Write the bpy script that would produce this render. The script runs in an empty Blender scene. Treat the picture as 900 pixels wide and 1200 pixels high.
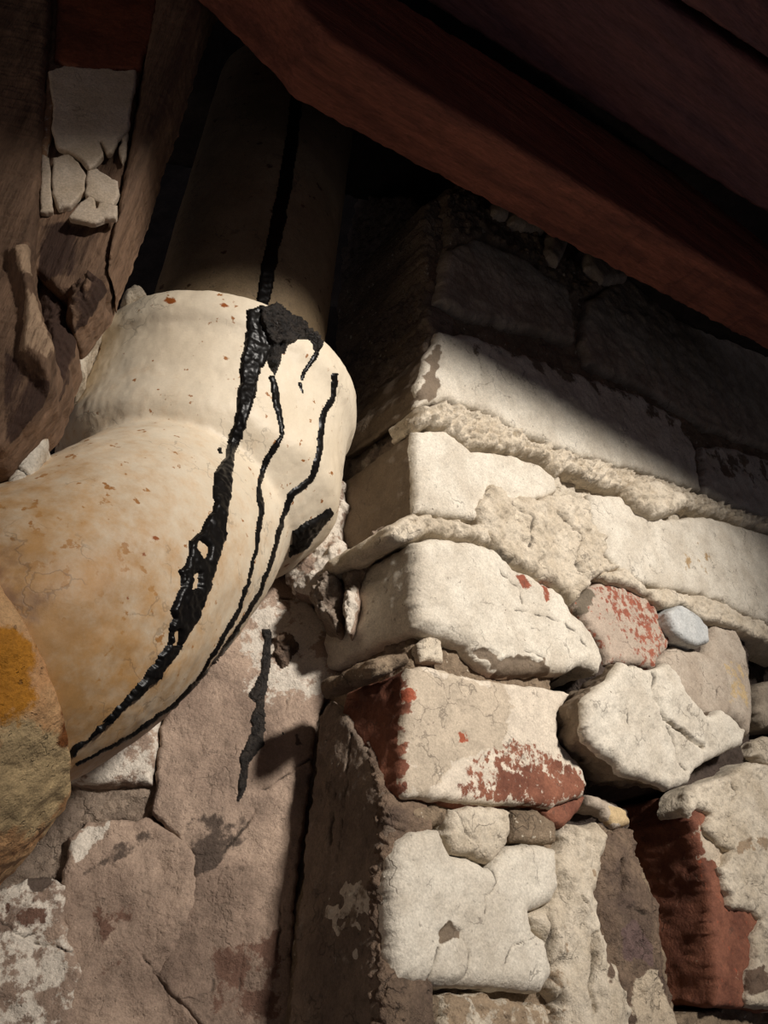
import bpy, math, random
import numpy as np
from mathutils import Matrix, Vector
from mathutils.bvhtree import BVHTree
from mathutils.kdtree import KDTree

# ------------------------------------------------------------------ camera, world, light
S = bpy.context.scene
F_PX, CZ = 1000.0, 1.5
C = np.array([0.0, 0.0, CZ])
_z = np.array([.104, 1.5, 1.0]); _z /= np.linalg.norm(_z)
_c = math.sqrt(1 - _z[2] ** 2)
FW = np.array([0, _c, _z[2]])
_r = math.asin(_z[0] / _c)
U0, R0 = np.array([0, -_z[2], _c]), np.array([1.0, 0, 0])
RT = math.cos(_r) * R0 + math.sin(_r) * U0
UP = -math.sin(_r) * R0 + math.cos(_r) * U0
cam = bpy.data.cameras.new('camera'); co = bpy.data.objects.new('camera', cam)
S.collection.objects.link(co); S.camera = co
cam.sensor_fit = 'VERTICAL'; cam.sensor_height = 24.0; cam.lens = 24.0 * F_PX / 1200.0
cam.clip_start = .01
co.matrix_world = Matrix(((RT[0], UP[0], -FW[0], C[0]), (RT[1], UP[1], -FW[1], C[1]), (RT[2], UP[2], -FW[2], C[2]), (0, 0, 0, 1)))

W = bpy.data.worlds.new('dim_air'); S.world = W; W.use_nodes = True
W.node_tree.nodes['Background'].inputs[0].default_value = (.85, .80, .95, 1)
W.node_tree.nodes['Background'].inputs[1].default_value = .052

def lamp(kind, name, loc, aim, power, color, **kw):
    l = bpy.data.lights.new(name, kind); l.energy = power; l.color = color
    for k, v in kw.items(): setattr(l, k, v)
    o = bpy.data.objects.new(name, l); S.collection.objects.link(o); o.location = loc
    o.rotation_euler = (Vector(aim) - Vector(loc)).to_track_quat('-Z', 'Y').to_euler()
    return o
LDIR = np.array([.605, -.796, .33]); LPOS = np.array([.04, .45, CZ + .28]) + 2.0 * LDIR
lamp('SPOT', 'torch', LPOS, (.09, .47, CZ + .31), 285.0, (1.0, .935, .865), spot_size=math.radians(23), spot_blend=1.0, shadow_soft_size=.10)
lamp('POINT', 'warm_fill', (-.50, -.08, CZ - .20), (0, 0, 0), 1.25, (1.0, .76, .52), shadow_soft_size=.06)  # added warm fill from the low left, no known lamp there

S.view_settings.view_transform = 'Standard'; S.view_settings.look = 'None'
S.view_settings.exposure = 0.0; S.view_settings.gamma = 1.0

# ------------------------------------------------------------------ maths helpers
def ray(x, y):
    x = np.asarray(x, float); y = np.asarray(y, float)
    return ((x - 450) / F_PX)[..., None] * RT - ((y - 600) / F_PX)[..., None] * UP + FW
def at(x, y, d): return C + ray(x, y) * d
def proj(P):
    q = P - C; d = q @ FW
    return np.stack([450 + F_PX * (q @ RT) / d, 600 - F_PX * (q @ UP) / d], -1)

def _hash(i, j, k, seed):
    h = (i * 374761393 + j * 668265263 + k * 2147483647 + seed * 974711) & 0xffffffff
    h = ((h ^ (h >> 13)) * 1274126177) & 0xffffffff
    return (h ^ (h >> 16)) & 0xffffffff
def noise3(P, seed=0):
    P = np.asarray(P, float); I = np.floor(P).astype(np.int64); f = P - I
    w = f * f * f * (f * (f * 6 - 15) + 10); out = 0
    for dx in (0, 1):
        for dy in (0, 1):
            for dz in (0, 1):
                h = _hash(I[..., 0] + dx, I[..., 1] + dy, I[..., 2] + dz, seed)
                g = np.stack([(h & 1023) / 511.5 - 1, ((h >> 10) & 1023) / 511.5 - 1, ((h >> 20) & 1023) / 511.5 - 1], -1)
                d = f - np.array([dx, dy, dz])
                ww = (w[..., 0] if dx else 1 - w[..., 0]) * (w[..., 1] if dy else 1 - w[..., 1]) * (w[..., 2] if dz else 1 - w[..., 2])
                out = out + ww * (g * d).sum(-1)
    return out
def fbm(P, scale, seed=0, octaves=4, gain=.5):
    s, a, f = 0, 1.0, scale
    for o in range(octaves):
        s = s + a * noise3(P * f, seed + o * 17); a *= gain; f *= 2.03
    return s
def worley(P, scale, seed=0):
    Q = P * scale; I = np.floor(Q).astype(np.int64); best = np.full(Q.shape[:-1], 9.0)
    for dx in (-1, 0, 1):
        for dy in (-1, 0, 1):
            for dz in (-1, 0, 1):
                J = I + np.array([dx, dy, dz]); h = _hash(J[..., 0], J[..., 1], J[..., 2], seed)
                g = np.stack([(h & 1023) / 1023., ((h >> 10) & 1023) / 1023., ((h >> 20) & 1023) / 1023.], -1)
                best = np.minimum(best, ((J + g - Q) ** 2).sum(-1))
    return np.sqrt(best)

def roughen(poly, amp, step=3.0, seed=0, closed=True):
    """subdivide an outline and make it ragged"""
    P = np.array(poly, float); out = []
    n = len(P)
    for i in range(n if closed else n - 1):
        a, b = P[i], P[(i + 1) % n]; L = np.linalg.norm(b - a); k = max(1, int(L / step))
        for t in range(k): out.append(a + (b - a) * t / k)
    if not closed: out.append(P[-1])
    out = np.array(out)
    if amp > 0:
        q = np.stack([out[:, 0] / 14., out[:, 1] / 14., np.full(len(out), seed * 3.7)], -1)
        out = out + amp * np.stack([fbm(q, 1.0, seed + 5, 4, .6), fbm(q, 1.0, seed + 91, 4, .6)], -1) * 1.6
    return out
def seg_near(P, A, B):
    """nearest distance and point from P (n,2) to the segments A[i]B[i]"""
    bd = np.full(len(P), 1e18); bp = np.zeros_like(P)
    for a, b in zip(A, B):
        v = b - a; L = v @ v
        t = np.clip(((P - a) @ v) / L, 0, 1) if L > 0 else np.zeros(len(P))
        q = a + t[:, None] * v; d = ((P - q) ** 2).sum(-1); m = d < bd
        bd[m] = d[m]; bp[m] = q[m]
    return np.sqrt(bd), bp
def inside(P, poly):
    c = np.zeros(len(P), bool); n = len(poly)
    for i in range(n):
        a, b = poly[i], poly[(i + 1) % n]
        if a[1] == b[1]: continue
        m = (a[1] > P[:, 1]) != (b[1] > P[:, 1])
        c ^= m & (P[:, 0] < (b[0] - a[0]) * (P[:, 1] - a[1]) / (b[1] - a[1]) + a[0])
    return c
def inside_grid(xs, ys, poly):
    """which points of a regular grid lie inside an outline (row by row)"""
    out = np.zeros((len(ys), len(xs)), bool); a, b = poly, np.roll(poly, -1, 0)
    for j, y in enumerate(ys):
        m = (a[:, 1] > y) != (b[:, 1] > y)
        if m.any():
            c = np.sort(a[m, 0] + (b[m, 0] - a[m, 0]) * (y - a[m, 1]) / (b[m, 1] - a[m, 1]))
            out[j] = np.searchsorted(c, xs) % 2 == 1
    return out
def edge_near(G, poly, reach, g):
    """distance to the outline and nearest outline point, worked out only within `reach` of it"""
    a, b = poly, np.roll(poly, -1, 0); n = np.maximum(1, np.ceil(np.linalg.norm(b - a, axis=1) / (g * .3))).astype(int)
    D = np.concatenate([a[i] + (b[i] - a[i]) * (np.arange(n[i]) / n[i])[:, None] for i in range(len(a))])
    lo = np.minimum(G.min(0), D.min(0)) - reach * 2; cs = reach
    dc = ((D - lo) / cs).astype(int); gc = ((G - lo) / cs).astype(int); sh = np.maximum(dc.max(0), gc.max(0)) + 3
    flag = np.zeros(sh, bool)
    for i in (-1, 0, 1):
        for j in (-1, 0, 1): flag[dc[:, 0] + i, dc[:, 1] + j] = True
    near = np.nonzero(flag[gc[:, 0], gc[:, 1]])[0]
    kd = KDTree(len(D))
    for i, p in enumerate(D): kd.insert((p[0], p[1], 0), i)
    kd.balance()
    dist = np.full(len(G), reach * 2); pt = G.copy(); find = kd.find
    for i in near:
        c, k, d = find((G[i, 0], G[i, 1], 0)); dist[i] = d; pt[i] = D[k]
    return dist, pt
def sdf(P, poly):
    d, q = seg_near(P, poly, np.roll(poly, -1, 0))
    return np.where(inside(P, poly), d, -d), q
def sdf_far(P, poly, cap=14.0):
    """signed distance in pixels, only worked out near the outline"""
    poly = np.asarray(poly, float); lo, hi = poly.min(0) - cap, poly.max(0) + cap
    m = ((P > lo) & (P < hi)).all(-1); s = np.full(len(P), -cap)
    if m.any(): s[m] = np.clip(sdf(P[m], poly)[0], -cap, cap)
    return s
def line_dist(P, line, cap=30.0):
    L = np.asarray(line, float); lo, hi = L.min(0) - cap, L.max(0) + cap
    m = ((P > lo) & (P < hi)).all(-1); s = np.full(len(P), cap)
    if m.any(): s[m] = seg_near(P[m], L[:-1], L[1:])[0]
    return s
def sstep(a, b, x):
    t = np.clip((x - a) / (b - a), 0, 1); return t * t * (3 - 2 * t)

# ------------------------------------------------------------------ object helpers
def new_mesh(name, V, Q, masks=None, flat=False):
    Q = np.asarray(Q, np.int32); nv = Q.shape[1]
    me = bpy.data.meshes.new(name)
    me.vertices.add(len(V)); me.vertices.foreach_set('co', np.asarray(V, np.float32).ravel())
    me.loops.add(Q.size); me.loops.foreach_set('vertex_index', Q.ravel())
    me.polygons.add(len(Q)); me.polygons.foreach_set('loop_start', np.arange(0, Q.size, nv, dtype=np.int32))
    me.polygons.foreach_set('use_smooth', np.full(len(Q), not flat))
    me.update(calc_edges=True); me.validate()
    for k in ('m1', 'm2', 'm3'):
        a = me.attributes.new(k, 'FLOAT', 'POINT')
        v = (masks or {}).get(k)
        a.data.foreach_set('value', np.asarray(v, np.float32) if v is not None else np.full(len(V), -1, np.float32))
    if masks is not None and 'crack' in masks:
        a = me.attributes.new('crack', 'FLOAT', 'POINT'); a.data.foreach_set('value', masks['crack'].astype(np.float32))
    return me
def link(name, me, mat, parent=None, **props):
    o = bpy.data.objects.new(name, me); S.collection.objects.link(o)
    n = len(me.vertices); a = np.zeros(n * 3, np.float32); me.vertices.foreach_get('co', a); a = a.reshape(-1, 3)
    c = (a.min(0) + a.max(0)) / 2; me.vertices.foreach_set('co', (a - c).ravel()); me.update()
    base = np.zeros(3)
    if parent:
        o.parent = parent; p = parent
        while p: base = base + np.array(p.location); p = p.parent
    o.location = c - base
    if mat: me.materials.append(mat)
    for k, v in props.items(): o[k] = v
    return o
def empty(name, loc, **props):
    o = bpy.data.objects.new(name, None); S.collection.objects.link(o); o.location = loc; o.empty_display_size = .02
    for k, v in props.items(): o[k] = v
    return o

class Plane:
    """a flat face of the place: origin, direction along it, direction up it, outward normal"""
    def __init__(s, o, e1, e2):
        s.o = np.array(o, float); s.e1 = np.array(e1, float) / np.linalg.norm(e1)
        n = np.cross(s.e1, e2); s.n = n / np.linalg.norm(n); s.e2 = np.cross(s.n, s.e1)
        if s.n @ (C - s.o) < 0: s.n = -s.n
    def hit(s, px, off=0):
        px = np.asarray(px, float); d = ray(px[..., 0], px[..., 1])
        t = ((s.o + s.n * off - C) @ s.n) / (d @ s.n); return C + d * t[..., None]
    def uv(s, P): return np.stack([(P - s.o) @ s.e1, (P - s.o) @ s.e2], -1)
    def xyz(s, uv, h=0): return s.o + uv[..., :1] * s.e1 + uv[..., 1:2] * s.e2 + (np.asarray(h)[..., None] if np.ndim(h) else h) * s.n

SEED = [10]
def piece(name, poly, plane, mat, parent, proud=0, depth=.05, r=.006, jag=2.5, amp=.0012, nscale=60, lump=0, lscale=160,
          step=1.7, feats=(), front=(-1, -1, -1), side=(-1, -1, -1), tilt=(0, 0), samp=.0012, taper=0.0, rows=None, micro=.00035, **props):
    """a brick, stone or crust: the outline on a plane, a rounded rough face, and rough sides running back `depth`"""
    SEED[0] += 1; sd = SEED[0]
    if 'seed' in props: sd = props.pop('seed')
    ol = roughen(poly, jag, 3.0, sd)
    A = plane.uv(plane.hit(ol, proud))
    mid = plane.hit(np.array(poly, float).mean(0), proud); dist = (mid - C) @ FW
    g = step * dist / F_PX
    lo, hi = A.min(0) - g, A.max(0) + g
    nx, ny = int((hi[0] - lo[0]) / g) + 2, int((hi[1] - lo[1]) / g) + 2
    X, Y = np.meshgrid(lo[0] + g * np.arange(nx), lo[1] + g * np.arange(ny))
    G = np.stack([X.ravel(), Y.ravel()], -1)
    keep = inside_grid(X[0, :-1] + g / 2, Y[:-1, 0] + g / 2, A)
    ii, jj = np.meshgrid(np.arange(nx - 1), np.arange(ny - 1)); i0 = (jj * nx + ii)[keep]
    Q = np.stack([i0, i0 + 1, i0 + nx + 1, i0 + nx], -1)
    used = np.unique(Q); rm = np.full(nx * ny, -1); rm[used] = np.arange(len(used)); Q = rm[Q]; G = G[used]
    E = np.concatenate([Q[:, [0, 1]], Q[:, [1, 2]], Q[:, [2, 3]], Q[:, [3, 0]]])
    key = np.minimum(E[:, 0], E[:, 1]) * 10000000 + np.maximum(E[:, 0], E[:, 1])
    _, inv, cnt = np.unique(key, return_inverse=True, return_counts=True); be = E[cnt[inv] == 1]
    bv = np.unique(be)
    dist_e, near = edge_near(G, A, max(r, 1.5 * g), g)
    G[bv] = near[bv]; dist_e[bv] = 0
    t = np.clip(dist_e / max(r, 1e-6), 0, 1)
    h = -r * (1 - np.sqrt(np.clip(1 - (1 - t) ** 2, 0, 1)))
    ctr = A.mean(0); h = h + (G - ctr) @ np.array(tilt)
    P = plane.xyz(G, proud)
    px = proj(P)
    h = h + amp * 1.4 * fbm(P, nscale, sd, 3, .5) + micro * (fbm(P, 330, sd + 50, 3, .6) - 1.2 * np.clip(fbm(P, 240, sd + 60, 2) - .25, 0, 1))
    if lump:
        wv = worley(P + .004 * np.stack([noise3(P * 90, sd + 2), noise3(P * 90, sd + 3), noise3(P * 90, sd + 4)], -1), lscale, sd)
        h = h + lump * (.75 - wv) * sstep(0, .35, t) + lump * .55 * (.6 - worley(P, lscale * 2.3, sd + 7)) + lump * .22 * (.6 - worley(P, lscale * 5, sd + 8))
    M = [np.full(len(G), float(v)) for v in front]
    CR = np.zeros(len(G))
    for ft in feats:
        k = ft[0]
        if k == 'crack':            # ('crack', line, width px, depth m)
            ln = roughen(ft[1], 2.2, 3, sd + 3, closed=False); d = line_dist(px, ln)
            fade = .35 + .65 * sstep(-.25, .25, noise3(P * 130, sd + 40)); wd = ft[2] * .85; cw = fade * (1 - sstep(wd * .3, wd, d)); h = h - 1.3 * ft[3] * cw; CR = np.maximum(CR, cw)
        elif k == 'mask':           # ('mask', slot, polygon, ragged px, height change m)
            s_ = sdf_far(px, roughen(ft[2], ft[3], 3, sd + 9))
            M[ft[1] - 1] = np.maximum(M[ft[1] - 1], np.clip(s_ / 8, -1, 1))
            if ft[4]: h = h + ft[4] * sstep(-1.2, 1.2, s_)
        elif k == 'cut':            # the same, taking a mask away
            s_ = sdf_far(px, roughen(ft[2], ft[3], 3, sd + 9))
            M[ft[1] - 1] = np.minimum(M[ft[1] - 1], np.clip(-s_ / 8, -1, 1))
            if ft[4]: h = h + ft[4] * sstep(-1.2, 1.2, s_)
        elif k == 'bump':           # ('bump', polygon, height, soft px)
            s_ = sdf_far(px, ft[1], 40)
            h = h + ft[2] * sstep(-ft[3], ft[3], s_)
        elif k == 'level':          # a whole slot raised to a level inside a polygon (lets the shader's noise decide)
            s_ = sdf_far(px, ft[2], 30); w = sstep(-ft[4], ft[4], s_)
            M[ft[1] - 1] = M[ft[1] - 1] * (1 - w) + ft[3] * w
        elif k == 'grain':          # ('grain', slope px, freq, depth)  parallel ridges
            q = np.stack([P @ ft[1], P @ ft[2], np.zeros(len(P))], -1)
            h = h + ft[3] * (noise3(q, sd + 21) + .6 * noise3(q * 2.3, sd + 22))
    V = [plane.xyz(G, proud + h)]
    nb = len(bv); idx = np.full(len(G), -1); idx[bv] = np.arange(nb)
    K = rows or max(3, min(24, int(depth / (g * 2.5))))
    prev = bv.copy(); base = V[0][bv]; off = len(G); Qs = [Q]
    inward = ctr - G[bv]; inward /= np.linalg.norm(inward, axis=1)[:, None] + 1e-9
    baseS = base.copy(); ea, eb = idx[be[:, 0]], idx[be[:, 1]]; cn = np.bincount(np.concatenate([ea, eb]), minlength=nb)[:, None]
    for _ in range(30):
        acc = np.zeros_like(baseS)
        np.add.at(acc, ea, baseS[eb]); np.add.at(acc, eb, baseS[ea]); baseS = .5 * baseS + .5 * acc / cn
    mm = [m.copy() for m in M]; MM = [[m] for m in mm]
    for k in range(1, K + 1):
        tk = k / K; dpt = depth * tk
        sw = min(1, dpt / .006); B = base * (1 - sw) + baseS * sw - plane.n * dpt
        q = np.stack([noise3(B * 70, sd + 31), noise3(B * 70, sd + 32), noise3(B * 70, sd + 33)], -1) + .5 * np.stack([noise3(B * 210, sd + 34), noise3(B * 210, sd + 35), noise3(B * 210, sd + 36)], -1)
        w = min(1, dpt / .006)
        iv = inward * taper * dpt
        B = B + q * samp * 2 * w + iv[:, :1] * plane.e1 + iv[:, 1:] * plane.e2
        cur = off + np.arange(nb); V.append(B)
        a, b = be[:, 0], be[:, 1]
        Qs.append(np.stack([prev[idx[a]], cur[idx[a]], cur[idx[b]], prev[idx[b]]], -1))
        for s_ in range(3):
            wv = min(1, dpt / .004)
            MM[s_].append(M[s_][bv] * (1 - wv) + side[s_] * wv)
        prev = cur; off += nb
    V = np.concatenate(V); Q = np.concatenate(Qs)
    CR = np.concatenate([CR, np.zeros(len(V) - len(CR))])
    masks = {f'm{i+1}': np.concatenate(MM[i]) for i in range(3)}; masks['crack'] = CR
    me = new_mesh(name, V, Q, masks)
    # faces outward
    return link(name, me, mat, parent, **props)

def bvh_of(objs):
    V, Pl, off = [], [], 0
    for o in objs:
        me = o.data; n = len(me.vertices); a = np.zeros(n * 3, np.float32); me.vertices.foreach_get('co', a); a = a.reshape(-1, 3)
        loc = np.zeros(3); p = o
        while p: loc = loc + np.array(p.location); p = p.parent
        V.append(a + loc); Pl += [tuple(v + off for v in p.vertices) for p in me.polygons]; off += n
    return BVHTree.FromPolygons([tuple(v) for v in np.concatenate(V)], Pl)
def crust(name, polys, bvh, mat, parent, thick=.0012, soft=3.0, jag=2.0, step=1.4, lump=0, lscale=400, holes=(), sink=.0006, **props):
    """paint, tar or dirt lying on a surface that is already built: follows it, with its own thickness"""
    SEED[0] += 1; sd = SEED[0]
    ols = [roughen(p, jag, 2.5, sd + i) for i, p in enumerate(polys)]
    al = np.concatenate(ols); lo, hi = al.min(0) - 2, al.max(0) + 2
    nx, ny = int((hi[0] - lo[0]) / step) + 2, int((hi[1] - lo[1]) / step) + 2
    X, Y = np.meshgrid(lo[0] + step * np.arange(nx), lo[1] + step * np.arange(ny))
    G = np.stack([X.ravel(), Y.ravel()], -1)
    s_ = np.max([sdf_far(G, o, 12) for o in ols], axis=0)
    for hp in holes: s_ = np.minimum(s_, -sdf_far(G, roughen(hp, jag, 2.5, sd + 77), 12))
    s_ = s_.reshape(ny, nx); cell = (s_[:-1, :-1] + s_[1:, :-1] + s_[:-1, 1:] + s_[1:, 1:]) / 4 > -.3
    jj, ii = np.nonzero(cell); i0 = jj * nx + ii
    Q = np.stack([i0, i0 + 1, i0 + nx + 1, i0 + nx], -1); used = np.unique(Q)
    D = ray(G[used, 0], G[used, 1]); D /= np.linalg.norm(D, axis=1)[:, None]
    ok = np.zeros(nx * ny, bool); Pv = np.zeros((nx * ny, 3)); Nv = np.zeros((nx * ny, 3)); cv = Vector(C)
    for u, d in zip(used, D):
        hit = bvh.ray_cast(cv, Vector(d))
        if hit[0] is not None:
            n = hit[1] if hit[1].dot(Vector(d)) < 0 else -hit[1]
            ok[u] = True; Pv[u] = hit[0]; Nv[u] = n
    far = np.linalg.norm(Pv[Q] - Pv[Q][:, :1], axis=-1).max(1)
    Q = Q[ok[Q].all(1) & (far < .012)]
    used = np.unique(Q); rm = np.full(nx * ny, -1); rm[used] = np.arange(len(used)); Q = rm[Q]
    P, N, ss = Pv[used], Nv[used], s_.ravel()[used]
    t = sstep(-.4, soft, ss); h = -sink + (thick + sink) * np.sqrt(t)
    h = h * (1 + .5 * fbm(P, 260, sd, 3))
    if lump: h = h + t * lump * (.7 - worley(P, lscale, sd)) + t * lump * .5 * (.6 - worley(P, lscale * 2.2, sd))
    return link(name, new_mesh(name, P + N * h[:, None], Q), mat, parent, **props)
def ribbon(path, w):
    """outline of a line of varying width, in pixels"""
    P = np.array(path, float); W_ = np.full(len(P), w) if np.isscalar(w) else np.array(w, float)
    T = np.gradient(P, axis=0); T /= np.linalg.norm(T, axis=1)[:, None]; Nn = np.stack([-T[:, 1], T[:, 0]], -1)
    return np.concatenate([P + Nn * W_[:, None] / 2, (P - Nn * W_[:, None] / 2)[::-1]])

def spline(pts, n):
    P = np.array(pts, float); P = np.concatenate([[2 * P[0] - P[1]], P, [2 * P[-1] - P[-2]]]); out = []
    m = len(P) - 3
    for i in range(m):
        for t in np.linspace(0, 1, n, endpoint=(i == m - 1)):
            a, b, c, d = P[i:i + 4]
            out.append(.5 * (2 * b + (c - a) * t + (2 * a - 5 * b + 4 * c - d) * t * t + (3 * b - a - 3 * c + d) * t ** 3))
    return np.array(out)
def sweep(name, path, radius, mat, parent=None, segs=200, amp=.0005, nscale=60, lump=0, lscale=200, mask=None, turn=0, inner=None, **props):
    """a tube along a path; radius is a function of the length along it; returns the object"""
    P = np.array(path, float); n = len(P); L = np.concatenate([[0], np.cumsum(np.linalg.norm(np.diff(P, axis=0), axis=1))])
    T = np.gradient(P, axis=0); T /= np.linalg.norm(T, axis=1)[:, None]
    for _ in range(turn): T[1:-1] = .5 * T[1:-1] + .25 * (T[:-2] + T[2:])
    T /= np.linalg.norm(T, axis=1)[:, None]
    u = np.cross(T[0], [0, 1, .3]); u /= np.linalg.norm(u); V = []
    th = np.linspace(0, 2 * np.pi, segs, endpoint=False); SEED[0] += 1; sd = SEED[0]
    for i in range(n):
        u = u - T[i] * (u @ T[i]); u /= np.linalg.norm(u); v = np.cross(T[i], u)
        dirs = np.cos(th)[:, None] * u + np.sin(th)[:, None] * v
        R = radius(L[i])
        if inner is not None:
            w = sstep(-.25, .8, dirs @ inner); R = (R[0] * (1 - w) + R[1] * w)[:, None]
        q = P[i] + dirs * R; rr = 2 * amp * fbm(q, nscale, sd, 4)
        if lump: rr = rr + lump * (.7 - worley(q, lscale, sd))
        V.append(q + dirs * rr[:, None])
    V = np.concatenate(V); a = np.arange(segs); b = (a + 1) % segs
    Q = np.concatenate([np.stack([i * segs + a, i * segs + b, (i + 1) * segs + b, (i + 1) * segs + a], -1) for i in range(n - 1)])
    return link(name, new_mesh(name, V, Q, mask(V) if mask else None), mat, parent, **props)

# ------------------------------------------------------------------ materials
def srgb(r, g, b):
    f = lambda c: ((c / 255 + .055) / 1.055) ** 2.4 if c > 10 else c / 255 / 12.92
    return (f(r), f(g), f(b), 1)
def mat(name, A, B, c1=None, c2=None, c3=None, scale=40, k=(1.2, 1.2, 1.2), mscale=90, rough=.85, bump=.25, bscale=500, speck=None, sthr=.68, sscale=220,
        stretch=None, dark=.35, spec=.3, soft=(.11, .11, .11), cscale=38, crack=.45, spattr=False, grain=.22, pits=.45):
    m = bpy.data.materials.new(name); m.use_nodes = True; nt = m.node_tree; N, Lk = nt.nodes, nt.links
    bs = N['Principled BSDF']; bs.inputs['Roughness'].default_value = rough; bs.inputs['Specular IOR Level'].default_value = spec
    tc = N.new('ShaderNodeTexCoord'); oi = N.new('ShaderNodeObjectInfo')
    ad = N.new('ShaderNodeVectorMath'); ad.operation = 'ADD'; Lk.new(tc.outputs['Object'], ad.inputs[0])
    mu = N.new('ShaderNodeVectorMath'); mu.operation = 'SCALE'; mu.inputs[0].default_value = (3.1, 5.7, 2.3); Lk.new(oi.outputs['Random'], mu.inputs['Scale'])
    Lk.new(mu.outputs[0], ad.inputs[1]); vec = ad.outputs[0]
    if stretch:
        mp = N.new('ShaderNodeMapping'); mp.vector_type = 'TEXTURE'; mp.inputs['Rotation'].default_value = stretch[0]; mp.inputs['Scale'].default_value = stretch[1]
        Lk.new(vec, mp.inputs['Vector']); vec = mp.outputs[0]
    def noise(s, det=6, ro=.6):
        n = N.new('ShaderNodeTexNoise'); n.inputs['Scale'].default_value = s; n.inputs['Detail'].default_value = det; n.inputs['Roughness'].default_value = ro
        Lk.new(vec, n.inputs['Vector']); return n.outputs['Fac']
    def rng(x, a, b, c=0., d=1.):
        n = N.new('ShaderNodeMapRange'); n.interpolation_type = 'SMOOTHSTEP'
        for i, v in enumerate((a, b, c, d)): n.inputs[i + 1].default_value = v
        Lk.new(x, n.inputs[0]); return n.outputs[0]
    def mix(f, a, b, mode='MIX'):
        n = N.new('ShaderNodeMix'); n.data_type = 'RGBA'; n.blend_type = mode
        if isinstance(f, float): n.inputs[0].default_value = f
        else: Lk.new(f, n.inputs[0])
        for s_, v in ((6, a), (7, b)):
            if isinstance(v, tuple): n.inputs[s_].default_value = v
            else: Lk.new(v, n.inputs[s_])
        return n.outputs[2]
    col = mix(rng(noise(scale), .32, .68), A, B)
    if dark: col = mix(rng(noise(scale * 5, 8, .7), .25, .62, dark, 0.), col, (.0, .0, .0, 1))
    dv = N.new('ShaderNodeTexNoise'); dv.inputs['Scale'].default_value = 70; dv.inputs['Detail'].default_value = 4; Lk.new(vec, dv.inputs['Vector'])
    dm = N.new('ShaderNodeVectorMath'); dm.operation = 'MULTIPLY_ADD'; Lk.new(dv.outputs['Color'], dm.inputs[0]); dm.inputs[1].default_value = (.035, .035, .035); Lk.new(vec, dm.inputs[2])
    vo = N.new('ShaderNodeTexVoronoi'); vo.feature = 'DISTANCE_TO_EDGE'; vo.inputs['Scale'].default_value = cscale; Lk.new(dm.outputs[0], vo.inputs['Vector'])
    cl = rng(vo.outputs['Distance'], .004, .03, 1., 0.); cmask = rng(noise(24, 3), .52, .60)
    cm = N.new('ShaderNodeMath'); cm.operation = 'MULTIPLY'; Lk.new(cl, cm.inputs[0]); Lk.new(cmask, cm.inputs[1]); crk = cm.outputs[0]
    if speck:
        sp = noise(sscale, 5, .55)
        if spattr:
            sa = N.new('ShaderNodeAttribute'); sa.attribute_name = 'm2'; sx = N.new('ShaderNodeMath'); sx.operation = 'MULTIPLY_ADD'
            Lk.new(sa.outputs['Fac'], sx.inputs[0]); sx.inputs[1].default_value = .09; Lk.new(sp, sx.inputs[2]); sp = sx.outputs[0]
        col = mix(rng(sp, sthr - .02, sthr + .03), col, speck)
    mn = noise(mscale, 8, .68)
    for i, c in enumerate((c1, c2, c3)):
        if c is None: continue
        at_ = N.new('ShaderNodeAttribute'); at_.attribute_name = f'm{i+1}'
        ma = N.new('ShaderNodeMath'); ma.operation = 'MULTIPLY_ADD'; Lk.new(mn if i != 1 else noise(mscale * .6, 7, .62), ma.inputs[0]); ma.inputs[1].default_value = k[i] * 2.2; ma.inputs[2].default_value = -k[i] * 1.1
        sm = N.new('ShaderNodeMath'); sm.operation = 'ADD'; Lk.new(ma.outputs[0], sm.inputs[0]); Lk.new(at_.outputs['Fac'], sm.inputs[1])
        cc = c
        if i == 0 or True:
            cc = mix(rng(noise(scale * 2.4 + 11, 7, .65), .3, .7), c, tuple([x * .8 for x in c[:3]] + [1]))
        col = mix(rng(sm.outputs[0], -soft[i], soft[i] + .01), col, cc)
    gr = noise(850, 4, .7)
    if grain:
        g2 = N.new('ShaderNodeMix'); g2.data_type = 'RGBA'; g2.blend_type = 'MULTIPLY'; g2.inputs[0].default_value = 1.0; Lk.new(col, g2.inputs[6])
        cb = N.new('ShaderNodeCombineColor'); gv = rng(gr, .3, .7, 1 - grain, 1 + grain * .35)
        for i in range(3): Lk.new(gv, cb.inputs[i])
        Lk.new(cb.outputs[0], g2.inputs[7]); col = g2.outputs[2]
    pt = noise(330, 3, .6)
    if pits: col = mix(rng(pt, .66, .72, 0., pits), col, (.05, .04, .032, 1))
    if crack: col = mix(rng(crk, 0., 1., 0., crack), col, (.06, .045, .034, 1))
    ca = N.new('ShaderNodeAttribute'); ca.attribute_name = 'crack'
    col = mix(rng(ca.outputs['Fac'], .2, .9, 0., .75), col, (.035, .026, .019, 1))
    Lk.new(col, bs.inputs['Base Color'])
    if bump:
        def add(x, y, w):
            n = N.new('ShaderNodeMath'); n.operation = 'MULTIPLY_ADD'; Lk.new(y, n.inputs[0]); n.inputs[1].default_value = w; Lk.new(x, n.inputs[2]); return n.outputs[0]
        h = add(noise(bscale, 8, .68), noise(bscale * .25, 6, .6), 1.6)
        if pits: h = add(h, rng(pt, .62, .72), -.5)
        if crack: h = add(h, crk, -.5)
        bp = N.new('ShaderNodeBump'); bp.inputs['Strength'].default_value = min(1, bump * 1.6); bp.inputs['Distance'].default_value = .0016
        Lk.new(h, bp.inputs['Height']); Lk.new(bp.outputs[0], bs.inputs['Normal'])
    return m

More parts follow.
